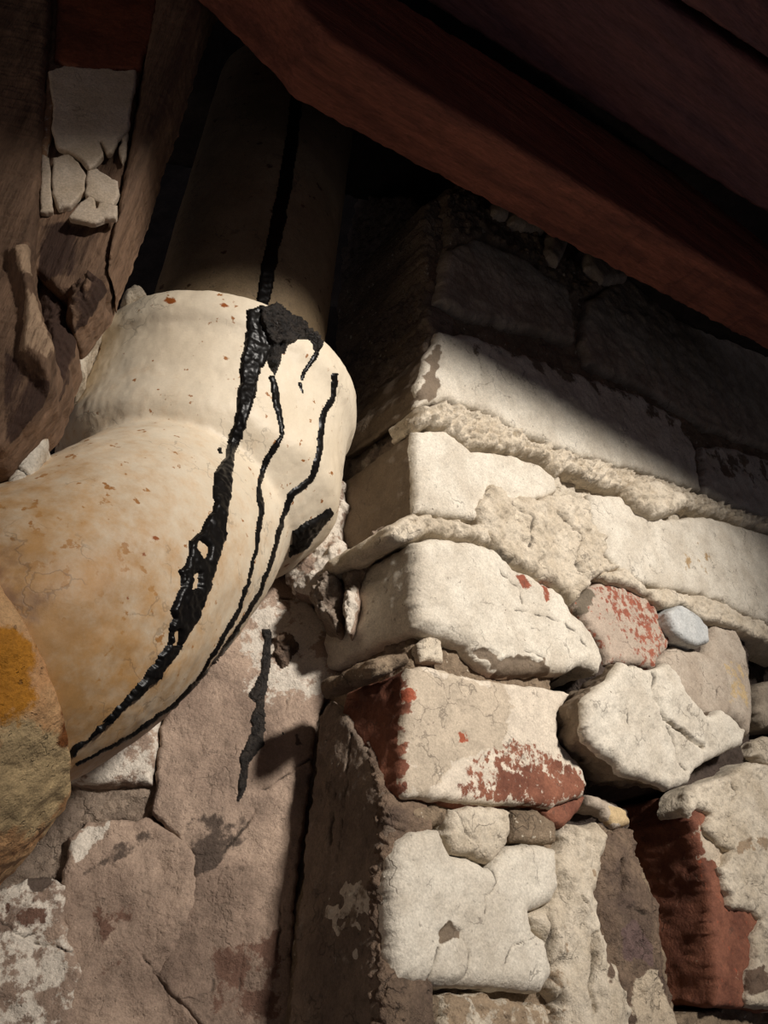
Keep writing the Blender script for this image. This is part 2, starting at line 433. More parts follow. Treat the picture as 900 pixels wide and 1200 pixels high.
CREAM, CREAM2 = srgb(224, 215, 198), srgb(202, 191, 173)
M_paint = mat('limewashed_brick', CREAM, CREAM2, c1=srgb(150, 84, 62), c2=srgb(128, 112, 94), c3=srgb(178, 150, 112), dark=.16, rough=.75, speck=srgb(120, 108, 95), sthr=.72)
M_dull = mat('dull_brick', srgb(186, 172, 152), srgb(150, 136, 118), c1=srgb(210, 198, 178), c2=srgb(90, 78, 68), c3=srgb(60, 50, 45), dark=.3)  # darker, greyer tone than the limewashed brick
M_red = mat('bare_red_brick', srgb(148, 96, 74), srgb(114, 70, 54), c1=srgb(222, 208, 188), c2=srgb(200, 184, 162), c3=srgb(168, 90, 64), dark=.3, speck=srgb(170, 140, 115), sthr=.7, mscale=170)
M_redstone = mat('mottled_red_stone', srgb(164, 98, 76), srgb(144, 84, 66), c1=srgb(190, 172, 154), c2=srgb(120, 108, 92), dark=.2, mscale=150)
M_mortar = mat('old_mortar', srgb(158, 138, 114), srgb(128, 110, 90), c1=srgb(216, 204, 184), c2=srgb(78, 66, 58), c3=srgb(190, 150, 100), dark=.35, speck=srgb(205, 192, 170), sthr=.66, bump=.5)
M_plaster = mat('pale_plaster', srgb(222, 209, 188), srgb(198, 183, 160), c1=srgb(168, 146, 120), c2=srgb(120, 100, 84), c3=srgb(150, 84, 62), dark=.22, bump=.4)
M_stone = mat('beige_stone', srgb(198, 184, 166), srgb(176, 160, 142), c1=srgb(206, 180, 138), c2=srgb(140, 118, 96), dark=.22)
M_bark = mat('brown_crumbling_mortar', srgb(140, 118, 98), srgb(104, 86, 74), c1=srgb(216, 198, 172), c2=srgb(118, 96, 90), c3=srgb(60, 48, 42), dark=.4, bump=.6)
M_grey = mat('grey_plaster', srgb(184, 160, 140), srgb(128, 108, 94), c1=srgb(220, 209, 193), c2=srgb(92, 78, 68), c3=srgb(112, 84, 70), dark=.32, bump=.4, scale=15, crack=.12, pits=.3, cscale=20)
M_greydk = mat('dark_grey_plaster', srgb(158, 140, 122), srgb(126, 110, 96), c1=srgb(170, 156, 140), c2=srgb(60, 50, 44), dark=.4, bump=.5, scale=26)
M_bluechip = mat('blue_grey_stone', srgb(206, 206, 202), srgb(184, 186, 184), dark=.2)
M_iron = mat('cream_gloss_paint', srgb(228, 214, 190), srgb(218, 202, 176), c1=srgb(196, 150, 94), c2=srgb(150, 112, 76), c3=srgb(150, 82, 34), dark=.06, rough=.5, bump=.07, bscale=260, grain=.05, pits=0, crack=.3, spattr=True, k=(.9, 1.0, 1.3), spec=.35, scale=18, soft=(.7, .25, .12), 
             speck=srgb(150, 98, 50), sthr=.575, sscale=170)
M_iron2 = mat('dull_cream_paint', srgb(160, 138, 108), srgb(140, 120, 92), c1=srgb(120, 92, 66), dark=.15, rough=.5, bump=.15, speck=srgb(90, 66, 46), sthr=.67, sscale=120)
M_collar = mat('rusty_ochre_crust', srgb(240, 192, 138), srgb(226, 164, 108), c1=srgb(226, 196, 146), c2=srgb(140, 84, 40), c3=srgb(222, 150, 50), dark=.22, rough=.7, bump=.5, bscale=220, mscale=60, k=(.9, .9, .9))
M_tar = mat('black_tar', srgb(16, 14, 13), srgb(22, 20, 18), dark=0, rough=.34, bump=.05, bscale=300, spec=.2, grain=0, pits=0, crack=0)
M_tardry = mat('dry_tar_grit', srgb(26, 23, 21), srgb(58, 51, 45), dark=.3, rough=.5, bump=.6, scale=260)
WROT = ((0, 0, 0), (1, 1, 8))
M_post = mat('weathered_timber', srgb(146, 116, 92), srgb(106, 82, 64), c1=srgb(190, 160, 130), c2=srgb(70, 50, 40), c3=srgb(150, 96, 56), dark=.35, stretch=WROT, scale=60, bump=.5, bscale=300, pits=0, crack=0)
M_redpaint = mat('red_brown_paint', srgb(140, 80, 54), srgb(104, 60, 42), dark=.2, rough=.5, bump=.15, pits=0, crack=0)
M_flake = mat('peeling_white_paint', srgb(216, 198, 176), srgb(196, 176, 150), c1=srgb(170, 130, 96), dark=.12, rough=.6, bump=.2, pits=.2, crack=.3)
M_beam = mat('dark_red_timber', srgb(156, 94, 74), srgb(116, 68, 56), c1=srgb(130, 90, 60), dark=.4, stretch=((0, 0, math.radians(32)), (14, 1, 1)), scale=90, bump=.3, rough=.65, pits=0, crack=0)
M_plank = mat('dark_purple_brown_timber', srgb(122, 80, 78), srgb(92, 64, 70), dark=.4, stretch=((0, 0, math.radians(32)), (10, 1, 1)), scale=60, bump=.3, rough=.7, pits=0, crack=0)
M_void = mat('recess_gloom_plaster', srgb(70, 62, 58), srgb(52, 46, 44), dark=.4)  # near-black base puts the gloom of the unlit recess into the colour

# ------------------------------------------------------------------ the faces of the place
AL = math.radians(37)
PC = at(488, 640, .5)                                   # a point on the corner edge of the brick pier
E_R = np.array([math.cos(AL), math.sin(AL), 0]); E_L = np.array([-math.sin(AL), math.cos(AL), 0]); ZZ = np.array([0, 0, 1.0])
PR_ = Plane(PC, E_R, ZZ)                                # lit face of the pier
PL_ = Plane(PC, E_L, ZZ)                                # shaded return of the pier
Q0 = PC + E_L * .090
PA_ = Plane(Q0, (-1, -.12, 0), ZZ)                      # plastered wall behind the pipe
BR = math.radians(32)
PB_ = Plane(PC + PR_.n * .085, (math.cos(BR), math.sin(BR), 0), ZZ)   # front of the roof beam
POST = Plane(at(110, 230, .445), (1, .12, 0), ZZ)
GRN_ = np.array([0, 0, 1.])

wr = empty('wall_right', PC + E_R * .2 - ZZ * .3, kind='structure', label='old whitewashed brick pier with crumbling mortar filling the right half')
wl = empty('wall_left', Q0 - ZZ * .3, kind='structure', label='grey plastered stone wall below and behind the white pipe elbow')

# mortar bed behind the bricks of the pier
piece('mortar', [(496, 240), (560, 200), (960, 400), (960, 1260), (440, 1260), (452, 1100), (474, 900), (492, 600), (500, 380)], PR_, M_mortar, wr, proud=-.011, depth=.11, r=.004,
      jag=3, amp=.0035, nscale=55, lump=.003, lscale=130, kind='stuff', step=2.4, rows=4,
      feats=[('level', 1, [(480, 470), (900, 600), (900, 760), (700, 700), (480, 640)], .4, 20), ('level', 2, [(640, 740), (960, 740), (960, 980), (640, 980)], .5, 25), ('bump', [(650, 800), (690, 780), (720, 900), (800, 930), (760, 950), (700, 930), (685, 905), (655, 850)], -.03, 7), ('bump', [(878, 735), (940, 745), (940, 880), (884, 872)], -.03, 6), ('bump', [(650, 965), (690, 940), (700, 965), (670, 975)], -.015, 5), ('bump', [(735, 935), (806, 925), (830, 1000), (846, 1180), (790, 1186), (770, 1060), (745, 990)], -.07, 3)])

def brick(poly, m=M_paint, name='brick', plane=PR_, parent=wr, **kw):
    return piece(name, poly, plane, m, parent, **kw)

# --- top course in the dark under the beam
brick([(527, 290), (560, 276), (616, 302), (669, 338), (676, 400), (611, 384), (546, 368), (513, 352)], M_dull, proud=-.001, amp=.002)
brick([(690, 352), (735, 320), (811, 356), (960, 440), (960, 545), (830, 500), (760, 456), (690, 426), (682, 395)], M_dull, proud=-.002, amp=.002)
for pl in ([(580, 240), (591, 227), (604, 231), (600, 253), (584, 250)], [(603, 243), (620, 236), (647, 258), (642, 269), (620, 267), (602, 258)],
           [(651, 262), (676, 268), (658, 311), (644, 298), (645, 275)], [(689, 284), (744, 307), (738, 327), (709, 329), (691, 311)]):
    brick(pl, M_stone, name='stone', proud=.006, depth=.03, r=.008, jag=1.5, amp=.001)
piece('mortar_crust', [(520, 228), (545, 220), (590, 255), (640, 280), (690, 325), (740, 330), (680, 350), (620, 305), (565, 280), (527, 292)], PR_, M_mortar, wr, proud=-.004, depth=.02, jag=5, amp=.003, lump=.005, lscale=110)
# --- first lit course
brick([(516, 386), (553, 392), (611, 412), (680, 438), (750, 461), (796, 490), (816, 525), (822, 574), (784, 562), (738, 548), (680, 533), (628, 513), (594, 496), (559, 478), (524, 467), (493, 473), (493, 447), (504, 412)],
      proud=.001, depth=.078, r=.006, jag=3, amp=.0012, feats=[('level', 2, [(520, 380), (700, 430), (800, 490), (790, 505), (690, 460), (600, 425), (510, 405)], -.05, 10), ('mask', 2, [(494, 470), (500, 425), (512, 400), (520, 420), (510, 466)], 4, -.001)], side=(-1, .7, -1))  # side colour darkened to stand in for shade on the return face
brick([(824, 520), (862, 524), (960, 560), (960, 640), (900, 608), (865, 594), (827, 580)], proud=-.001, amp=.002, jag=3, feats=[('level', 2, [(820, 510), (960, 550), (960, 590), (820, 560)], -.1, 12)])
# crumbly mortar squeezed out between the courses
piece('mortar_crust', [(493, 474), (524, 470), (559, 481), (594, 499), (628, 516), (680, 536), (738, 551), (784, 565), (822, 580), (900, 611), (940, 625), (940, 640), (900, 622), (842, 603), (802, 592), (740, 585), (727, 573), (709, 571), (680, 558), (668, 548), (656, 556), (640, 540), (600, 527), (553, 524), (524, 501), (490, 497)],
      PR_, M_plaster, wr, proud=.0035, depth=.025, r=.005, jag=4, amp=.0015, lump=.008, lscale=185, samp=.002)
piece('mortar_lump', [(738, 568), (748, 560), (772, 560), (800, 573), (812, 586), (800, 600), (784, 606), (763, 600), (745, 585)], PR_, M_plaster, wr, proud=.013, depth=.02, r=.010, jag=3, amp=.001, lump=.004, lscale=140)
# --- second course
brick([(487, 503), (524, 503), (553, 527), (600, 531), (634, 543), (652, 560), (656, 574), (640, 584), (600, 590), (575, 600), (560, 609), (519, 604), (490, 599)], proud=.001, depth=.078, r=.005, jag=1.5, amp=.0006, side=(-1, .6, -1))  # return side painted darker in place of shade, as on the course above
brick([(693, 577), (727, 578), (750, 594), (784, 608), (819, 602), (842, 607), (900, 626), (960, 650), (960, 768), (900, 731), (865, 713), (825, 696), (784, 690), (750, 682), (727, 667), (708, 645), (695, 608)], proud=.002, jag=2, amp=.0012, depth=.08,
      feats=[('level', 3, [(790, 620), (840, 640), (840, 690), (790, 680)], -.25, 14)])
piece('plaster_patch', [(562, 591), (571, 574), (582, 565), (600, 577), (634, 582), (669, 575), (692, 580), (697, 608), (715, 631), (711, 649), (732, 665), (706, 671), (694, 689), (677, 703), (661, 689), (634, 672), (605, 660), (579, 634), (565, 614)],
      PR_, M_plaster, wr, proud=.0055, depth=.02, r=.006, jag=4, amp=.0025, nscale=90, lump=.0022, lscale=170,
      feats=[('mask', 3, [(607, 674), (620, 676), (624, 687), (614, 690)], 3, -.001), ('mask', 3, [(634, 682), (648, 684), (648, 700), (640, 704), (635, 694)], 3, -.001), ('crack', [(692, 580), (694, 612)], 3, .003), ('crack', [(600, 590), (625, 605), (622, 640)], 3, .002), ('crack', [(655, 600), (680, 625), (676, 660), (690, 680)], 3, .003), ('crack', [(575, 630), (600, 655), (605, 690), (615, 707)], 3, .002)])
piece('mortar_crust', [(456, 626), (462, 612), (480, 602), (500, 601), (530, 607), (570, 612), (600, 630), (578, 636), (540, 628), (510, 624), (488, 630), (468, 636)], PR_, M_plaster, wr, proud=.003, depth=.06, r=.005, jag=4, amp=.002, lump=.004, lscale=120)
# --- third course
brick([(489, 632), (513, 627), (565, 634), (582, 640), (605, 664), (634, 676), (663, 695), (674, 716), (688, 728), (703, 750), (711, 773), (706, 788), (686, 780), (669, 788), (634, 787), (594, 790), (568, 776), (553, 756), (513, 743), (491, 733), (487, 690)],
      proud=.003, depth=.078, r=.008, jag=2, amp=.001, side=(-1, -.35, -1),
      feats=[('mask', 1, [(607, 674), (619, 675), (624, 686), (613, 691)], 3, -.001), ('mask', 1, [(635, 681), (648, 684), (649, 700), (640, 705)], 3, -.001), ('crack', [(578, 640), (588, 672), (610, 690), (612, 706)], 2.2, .0015), ('crack', [(605, 715), (640, 722), (670, 735), (690, 760)], 2, .001), ('crack', [(600, 735), (612, 760), (640, 770)], 1.8, .001),
             ('mask', 2, [(560, 758), (590, 768), (640, 774), (650, 790), (590, 792)], 5, -.002), ('bump', [(489, 634), (540, 634), (560, 740), (490, 730)], .001, 6)])
piece('mortar_crust', [(437, 772), (455, 765), (480, 764), (483, 778), (460, 789), (442, 792)], PR_, M_mortar, wr, proud=.003, depth=.04, r=.006, jag=3, lump=.004, lscale=150)
piece('paint_flake', [(492, 752), (505, 742), (520, 752), (522, 776), (497, 774)], PR_, M_plaster, wr, proud=-.003, depth=.006, r=.003, jag=2)
# --- fourth course: the brick with red showing through
brick([(481, 781), (504, 779), (553, 792), (594, 798), (657, 807), (672, 812), (656, 836), (658, 870), (680, 893), (692, 919), (686, 934), (652, 945), (623, 942), (582, 942), (524, 937), (478, 934), (472, 922), (475, 859), (478, 812)], M_red,
      label='whitewashed brick with red wear on its face and a dark red side', proud=.003, depth=.052, r=.005, jag=2, amp=.001, front=(1, -1, -1), side=(-1, -1, -1),
      feats=[('cut', 1, [(470, 776), (484, 778), (482, 830), (478, 930), (468, 930)], 3, 0), ('mask', 3, [(474, 803), (488, 808), (486, 818), (476, 820)], 3, 0),
             ('cut', 1, [(536, 800), (556, 803), (552, 812), (540, 812)], 3, -.0006), ('cut', 1, [(535, 820), (550, 822), (550, 829), (537, 829)], 2, -.0006), ('mask', 3, [(538, 860), (546, 858), (547, 868), (540, 870)], 2, -.0008),
             ('level', 1, [(530, 925), (545, 890), (575, 868), (612, 862), (640, 872), (662, 880), (690, 915), (690, 940), (600, 945), (540, 940)], .0, 10), ('level', 1, [(575, 930), (590, 905), (620, 900), (680, 905), (690, 930), (640, 944)], -.3, 10), ('mask', 2, [(480, 782), (590, 797), (600, 870), (540, 890), (500, 930), (478, 930)], 12, 0)])
brick([(637, 948), (669, 936), (690, 931), (682, 951), (664, 970), (650, 966)], M_red, name='brick_fragment', proud=-.002, depth=.03, r=.004, jag=1.5)
piece('plaster_patch', [(536, 946), (560, 943), (582, 946), (602, 949), (600, 986), (579, 1013), (559, 1003), (533, 1000), (527, 980), (531, 960)], PR_, M_plaster, wr, proud=.005, depth=.02, r=.005, jag=3.5, amp=.0015, lump=.001, lscale=160, feats=[('crack', [(540, 950), (545, 975), (570, 1000)], 2, .0012)])
piece('mortar_crust', [(605, 949), (634, 948), (652, 962), (655, 989), (625, 987), (603, 986)], PR_, M_mortar, wr, proud=.001, depth=.02, r=.005, jag=2, amp=.001)
piece('mortar_crust', [(465, 950), (490, 942), (528, 946), (526, 966), (500, 970), (475, 972)], PR_, M_mortar, wr, proud=-.002, depth=.02, r=.005, jag=3, amp=.002, lump=.002)
# --- fifth course: broad cream brick
brick([(490, 972), (519, 969), (533, 1000), (559, 1006), (579, 1015), (602, 989), (623, 987), (656, 992), (659, 1044), (652, 1058), (627, 1070), (629, 1090), (646, 1101), (653, 1142), (641, 1164), (611, 1162), (571, 1159), (513, 1156), (467, 1150), (463, 1124), (464, 1038), (467, 1003), (475, 983)],
      label='broad cream whitewashed brick with a peeled arch near its base', proud=.005, depth=.045, r=.008, jag=1.8, amp=.0007,
      feats=[('crack', [(581, 1012), (583, 1035), (568, 1052), (570, 1070)], 1.8, .0012), ('crack', [(640, 1092), (600, 1110), (592, 1128)], 1.6, .0008), ('mask', 2, [(518, 1090), (528, 1080), (543, 1090), (545, 1102), (530, 1098), (516, 1108)], 3, -.0015),
             ('crack', [(514, 1110), (510, 1125), (507, 1150)], 2.2, .0015), ('crack', [(545, 1100), (552, 1120), (545, 1150)], 2, .0012), ('bump', [(512, 1108), (530, 1100), (548, 1112), (546, 1148), (510, 1148)], .001, 3)], side=(-1, -.2, -1))
piece('mortar_crust', [(522, 1166), (560, 1164), (611, 1174), (650, 1178), (660, 1240), (520, 1240)], PR_, M_plaster, wr, proud=.001, depth=.03, r=.006, jag=4, amp=.003, lump=.002, feats=[('level', 1, [(520, 1160), (660, 1160), (660, 1240), (520, 1240)], .1, 10)])
piece('mortar_crust', [(462, 1158), (518, 1164), (516, 1240), (462, 1240)], PR_, M_mortar, wr, proud=-.003, depth=.03, r=.006, jag=4, amp=.003, lump=.003)
# --- rubble core on the right
brick([(672, 703), (703, 678), (733, 685), (767, 703), (773, 717), (782, 733), (792, 748), (780, 763), (770, 784), (747, 779), (717, 777), (713, 763), (687, 727)], M_redstone, name='stone', label='red stone mottled with beige specks', proud=-.003, depth=.05, r=.006, jag=2, amp=.001,
      front=(.0, -1, -1), feats=[('level', 1, [(672, 700), (700, 680), (720, 720), (760, 780), (715, 776), (690, 730)], .25, 10), ('mask', 2, [(670, 700), (690, 686), (697, 700), (690, 718), (680, 716)], 5, 0)])
piece('mortar_crust', [(707, 669), (733, 666), (752, 682), (784, 690), (825, 697), (865, 714), (900, 732), (940, 750), (940, 772), (900, 752), (877, 743), (853, 733), (830, 725), (813, 716), (800, 710), (781, 712), (762, 698), (733, 684), (704, 678)], PR_, M_plaster, wr, proud=.003, depth=.03, r=.004, jag=3, amp=.0015, lump=.003, lscale=170)
brick([(784, 716), (800, 708), (820, 720), (830, 733), (834, 753), (818, 756), (803, 748), (792, 738)], M_bluechip, name='stone_chip', label='small blue-white stone chip', proud=.008, depth=.02, r=.004, jag=1.5, amp=.0006)
brick([(792, 754), (807, 755), (830, 762), (838, 728), (863, 733), (877, 757), (883, 787), (888, 847), (884, 862), (867, 845), (833, 845), (813, 832), (795, 810), (780, 785), (776, 770)], M_stone, name='stone', label='rounded beige stone with an ochre stain', proud=-.002, depth=.05, r=.010, jag=2, amp=.001,
      feats=[('level', 1, [(842, 772), (868, 768), (883, 790), (884, 835), (850, 830)], .0, 14), ('crack', [(842, 808), (840, 822)], 2, .001)])
brick([(717, 778), (743, 784), (757, 786), (777, 778), (790, 788), (800, 807), (813, 823), (833, 837), (853, 831), (867, 838), (888, 853), (884, 870), (862, 880), (847, 888), (826, 900), (820, 917), (797, 923), (780, 918), (760, 911), (740, 907), (723, 890), (697, 877), (680, 853), (682, 833), (677, 823), (700, 803), (712, 790)], M_paint, name='stone',
      label='large jagged white stone jutting from the rubble, cracked across', proud=.022, depth=.055, r=.006, jag=2.2, amp=.0014, samp=.003, side=(-1, .9, -1), tilt=(-.08, .12), taper=.25,
      feats=[('crack', [(758, 790), (762, 815), (777, 843), (790, 850)], 2.2, .002), ('crack', [(783, 846), (800, 857), (831, 875)], 3.0, .005), ('crack', [(777, 843), (793, 870), (800, 888), (815, 902)], 2, .0016), ('crack', [(728, 820), (735, 850), (742, 862)], 1.6, .0006), ('bump', [(758, 780), (790, 780), (832, 840), (830, 872), (785, 848), (762, 810)], .0016, 1.5),
             ('mask', 3, [(820, 906), (836, 894), (850, 888), (845, 908), (824, 920)], 3, -.003)])
brick([(884, 868), (900, 862), (940, 880), (940, 905), (900, 893), (884, 886)], M_plaster, name='stone', proud=.002, depth=.03, r=.005, jag=3)
brick([(890, 802), (910, 795), (940, 800), (940, 850), (900, 852), (891, 835)], M_dull, name='stone', proud=-.008, depth=.03, r=.008, jag=2)
brick([(692, 930), (706, 932), (735, 949), (740, 968), (724, 972), (712, 958), (708, 950), (695, 943)], M_stone, name='stone', proud=-.004, depth=.03, r=.005, jag=1.5, feats=[('level', 1, [(712, 940), (740, 950), (740, 970), (715, 965)], .5, 3)])
# upright red brick and the plaster over it
brick([(805, 927), (822, 930), (960, 930), (960, 1190), (842, 1179), (837, 1102), (835, 1062), (829, 1024), (814, 969)], M_red, label='upright red brick with a dark shaded side, half plastered over', proud=.004, depth=.085, r=.004, jag=2.5, amp=.0018, front=(-.6, -1, -.35), side=(-1, -1, -1),
      feats=[('mask', 2, [(818, 965), (845, 985), (858, 1000), (846, 1020), (830, 1005)], 4, 0)])
piece('plaster_patch', [(808, 928), (820, 919), (857, 907), (880, 893), (960, 900), (960, 1190), (882, 1180), (881, 1142), (886, 1125), (887, 1097), (897, 1077), (888, 1069), (862, 1066), (851, 1030), (845, 1016), (855, 1008), (858, 998), (838, 984), (828, 968), (836, 955), (822, 945), (813, 958)], PR_, M_plaster, wr, proud=.010, depth=.02, r=.004, jag=3, amp=.0025, nscale=80, lump=.0015, lscale=260,
      feats=[('level', 1, [(860, 985), (960, 960), (960, 1010), (880, 1000), (852, 1010)], .1, 8), ('mask', 2, [(880, 1135), (898, 1130), (900, 1160), (884, 1165)], 4, 0), ('crack', [(857, 907), (862, 925), (858, 940)], 3, .004), ('crack', [(890, 905), (893, 930)], 2.5, .003)])
# brown crumbling mortar with white paint left on it
piece('mortar_crust', [(700, 985), (712, 975), (738, 968), (751, 970), (756, 995), (764, 1021), (774, 1042), (782, 1062), (789, 1114), (787, 1128), (802, 1172), (810, 1250), (720, 1250), (704, 1102)], PR_, M_bark, wr, proud=.001, depth=.05, r=.014, jag=4, amp=.004, nscale=50, lump=.001, lscale=150,
      feats=[('grain', np.array([85., 50, 0]), np.array([0, 0, 18.]), .0022), ('crack', [(728, 1010), (732, 1030), (733, 1042)], 5, .006), ('mask', 2, [(722, 1090), (745, 1080), (765, 1110), (760, 1130), (735, 1125)], 4, 0), ('mask', 1, [(748, 1140), (764, 1134), (778, 1160), (800, 1200), (740, 1210)], 5, .001), ('crack', [(745, 1065), (770, 1075), (778, 1100)], 3, .002)])
piece('plaster_patch', [(640, 990), (657, 997), (668, 992), (668, 975), (678, 962), (695, 965), (709, 961), (720, 981), (711, 1024), (705, 1050), (706, 1073), (710, 1091), (718, 1094), (720, 1110), (731, 1135), (742, 1160), (752, 1250), (669, 1250), (664, 1177), (652, 1160), (656, 1135), (646, 1102), (630, 1088), (628, 1070), (654, 1055), (660, 1040)], PR_, M_plaster, wr, proud=.004, depth=.04, r=.010, jag=3.5, amp=.003, nscale=55,
      feats=[('grain', np.array([90., 60, 0]), np.array([0, 0, 16.]), .0022), ('crack', [(699, 1092), (697, 1130), (694, 1160), (700, 1185)], 4, .006), ('crack', [(680, 1050), (692, 1072)], 2.5, .003), ('mask', 1, [(694, 1015), (704, 1018), (706, 1030), (698, 1030)], 2, -.001), ('level', 1, [(645, 1080), (672, 1080), (675, 1200), (650, 1200)], -.15, 8), ('mask', 2, [(710, 1110), (722, 1104), (722, 1150), (714, 1160)], 3, -.001), ('crack', [(644, 1060), (650, 1095), (655, 1140), (668, 1180)], 4, .004)])
# --- plaster coat on the shaded return
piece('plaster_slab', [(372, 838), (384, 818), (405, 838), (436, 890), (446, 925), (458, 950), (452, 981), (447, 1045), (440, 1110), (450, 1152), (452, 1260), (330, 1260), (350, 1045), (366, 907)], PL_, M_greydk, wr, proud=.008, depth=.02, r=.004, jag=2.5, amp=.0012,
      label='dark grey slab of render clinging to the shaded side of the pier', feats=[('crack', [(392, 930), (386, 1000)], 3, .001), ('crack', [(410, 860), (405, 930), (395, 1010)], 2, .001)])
piece('mortar_crust', [(424, 862), (438, 885), (456, 930), (462, 952), (456, 985), (452, 1045), (446, 1105), (456, 1150), (462, 1250), (432, 1250), (430, 1100), (434, 1000), (440, 940)], PL_, M_bark, wr, proud=.007, depth=.02, r=.005, jag=3, amp=.0015, lump=.004, lscale=170)
# return face bed, so that the shaded side is closed behind the bricks
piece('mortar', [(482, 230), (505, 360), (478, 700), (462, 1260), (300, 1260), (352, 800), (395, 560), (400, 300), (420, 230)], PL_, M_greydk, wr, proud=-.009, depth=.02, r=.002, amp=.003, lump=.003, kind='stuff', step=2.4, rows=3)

# ------------------------------------------------------------------ plastered wall behind the pipe
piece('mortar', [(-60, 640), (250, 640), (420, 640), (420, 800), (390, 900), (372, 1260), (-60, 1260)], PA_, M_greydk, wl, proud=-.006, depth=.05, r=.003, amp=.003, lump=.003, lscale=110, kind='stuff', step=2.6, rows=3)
a1 = piece('plaster_slab', [(262, 690), (331, 668), (373, 690), (396, 730), (402, 763), (411, 795), (384, 816), (370, 853), (364, 917), (352, 1000), (346, 1056), (338, 1260), (250, 1260), (235, 1200), (180, 1143), (224, 1045), (226, 1003), (200, 975), (178, 955), (187, 853), (200, 780)], PA_, M_grey, wl, proud=.004, depth=.03, r=.003, jag=3, amp=.002, nscale=40,
           label='grey plaster face with a vertical tar run', feats=[('level', 1, [(270, 690), (400, 690), (400, 830), (280, 830)], .15, 30), ('level', 2, [(205, 955), (290, 940), (300, 985), (225, 1040)], .2, 14), ('crack', [(335, 680), (360, 690), (375, 725)], 2.5, .002), ('crack', [(330, 700), (365, 705), (400, 720)], 2, .0015), ('crack', [(300, 930), (340, 905), (362, 890)], 2, .0012), ('crack', [(227, 1003), (262, 1000), (300, 950)], 2.5, .0015), ('mask', 2, [(345, 860), (353, 855), (352, 872), (345, 874)], 2, 0), ('level', 3, [(240, 1100), (340, 1080), (335, 1200), (240, 1200)], 0, 20), ('crack', [(285, 1110), (280, 1160)], 2, .001), ('crack', [(330, 1050), (326, 1120)], 2, .001), ('crack', [(338, 812), (335, 832)], 2, .001), ('mask', 2, [(245, 1165), (250, 1148), (252, 1150), (247, 1172)], 1, -.001)])
a2 = piece('stone', [(80, 981), (101, 961), (140, 958), (178, 957), (215, 978), (240, 1005), (240, 1042), (196, 1143), (250, 1203), (262, 1260), (96, 1260), (66, 1173), (84, 1147), (66, 1104), (66, 1056)], PA_, M_grey, wl, proud=.003, depth=.04, r=.005, jag=3, amp=.003, nscale=40, feats=[('level', 2, [(130, 985), (175, 965), (190, 985), (150, 1010), (90, 1030)], 0.05, 10), ('mask', 1, [(82, 985), (100, 965), (130, 962), (120, 980), (90, 1010)], 6, 0), ('crack', [(180, 1140), (210, 1170), (235, 1200)], 3, .002), ('crack', [(160, 1110), (180, 1140)], 2, .0015), ('level', 3, [(100, 1050), (160, 1040), (160, 1150), (110, 1150)], .0, 20)])
a3 = piece('stone', [(-60, 1050), (0, 1040), (48, 1024), (75, 1035), (80, 1099), (100, 1142), (84, 1173), (110, 1260), (-60, 1260)], PA_, M_grey, wl, proud=.006, depth=.04, r=.005, jag=3, amp=.0025, nscale=45, front=(.05, -1, -1), feats=[('crack', [(40, 1105), (90, 1115), (100, 1140)], 2.5, .002), ('mask', 2, [(30, 1020), (60, 1016), (60, 1040), (40, 1045)], 4, -.001), ('crack', [(0, 1080), (30, 1100), (45, 1090)], 2, .001), ('level', 3, [(0, 1050), (60, 1060), (60, 1090), (0, 1090)], .05, 12)])
a4 = piece('brick', [(60, 917), (90, 830), (190, 800), (186, 870), (177, 917)], PA_, M_grey, wl, proud=.004, depth=.04, r=.005, jag=1.5, amp=.0008, front=(.1, -1, -1))
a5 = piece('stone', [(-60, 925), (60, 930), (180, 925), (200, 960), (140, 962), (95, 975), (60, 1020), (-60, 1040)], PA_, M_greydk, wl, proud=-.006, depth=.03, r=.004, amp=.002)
# crumbled mortar where wall and pier meet
PM_ = Plane(at(400, 690, .515), (1, -.25, 0), ZZ)
piece('mortar_crust', [(326, 668), (345, 650), (362, 622), (378, 590), (390, 560), (400, 556), (404, 585), (398, 622), (404, 650), (398, 690), (386, 706), (366, 700), (345, 690)], PM_, M_grey, wl, proud=-.014, depth=.04, r=.008, jag=4, amp=.003, lump=.004, lscale=120, front=(.15, -1, -1))
piece('mortar_lump', [(360, 690), (372, 668), (392, 662), (398, 690), (396, 715), (392, 738), (383, 728), (366, 710)], PM_, M_greydk, wl, proud=.0, depth=.03, r=.010, jag=4, amp=.003, lump=.006, lscale=260, front=(-.05, -1, -1))
piece('mortar_lump', [(403, 690), (411, 680), (418, 685), (416, 712), (408, 734), (402, 738), (400, 715)], PM_, M_grey, wl, proud=.0, depth=.02, r=.006, jag=3, amp=.002, lump=.005, lscale=300, front=(.1, -1, -1))
piece('mortar_crust', [(396, 662), (410, 640), (436, 622), (452, 612), (470, 600), (478, 615), (456, 636), (436, 658), (420, 680), (404, 690)], PM_, M_greydk, wl, proud=-.002, depth=.04, r=.008, jag=5, amp=.003, lump=.006, lscale=150, front=(-.25, -1, -1))
piece('mortar_lump', [(420, 540), (440, 520), (450, 525), (446, 545), (430, 556)], PM_, M_greydk, wl, proud=-.02, depth=.03, r=.006, jag=4, amp=.002, lump=.004, lscale=160, front=(.0, -1, -1))

# ------------------------------------------------------------------ back of the dark recess
PK_ = Plane(at(380, 300, .98), (1, .05, 0), ZZ)
bk = empty('wall_back', at(380, 700, .98), kind='structure', label='dark-coloured back of the recess behind the upright pipe')
piece('plaster_face', [(-250, -300), (700, -300), (700, 800), (-250, 800)], PK_, M_void, bk, step=9, depth=.03, rows=2, amp=.003)

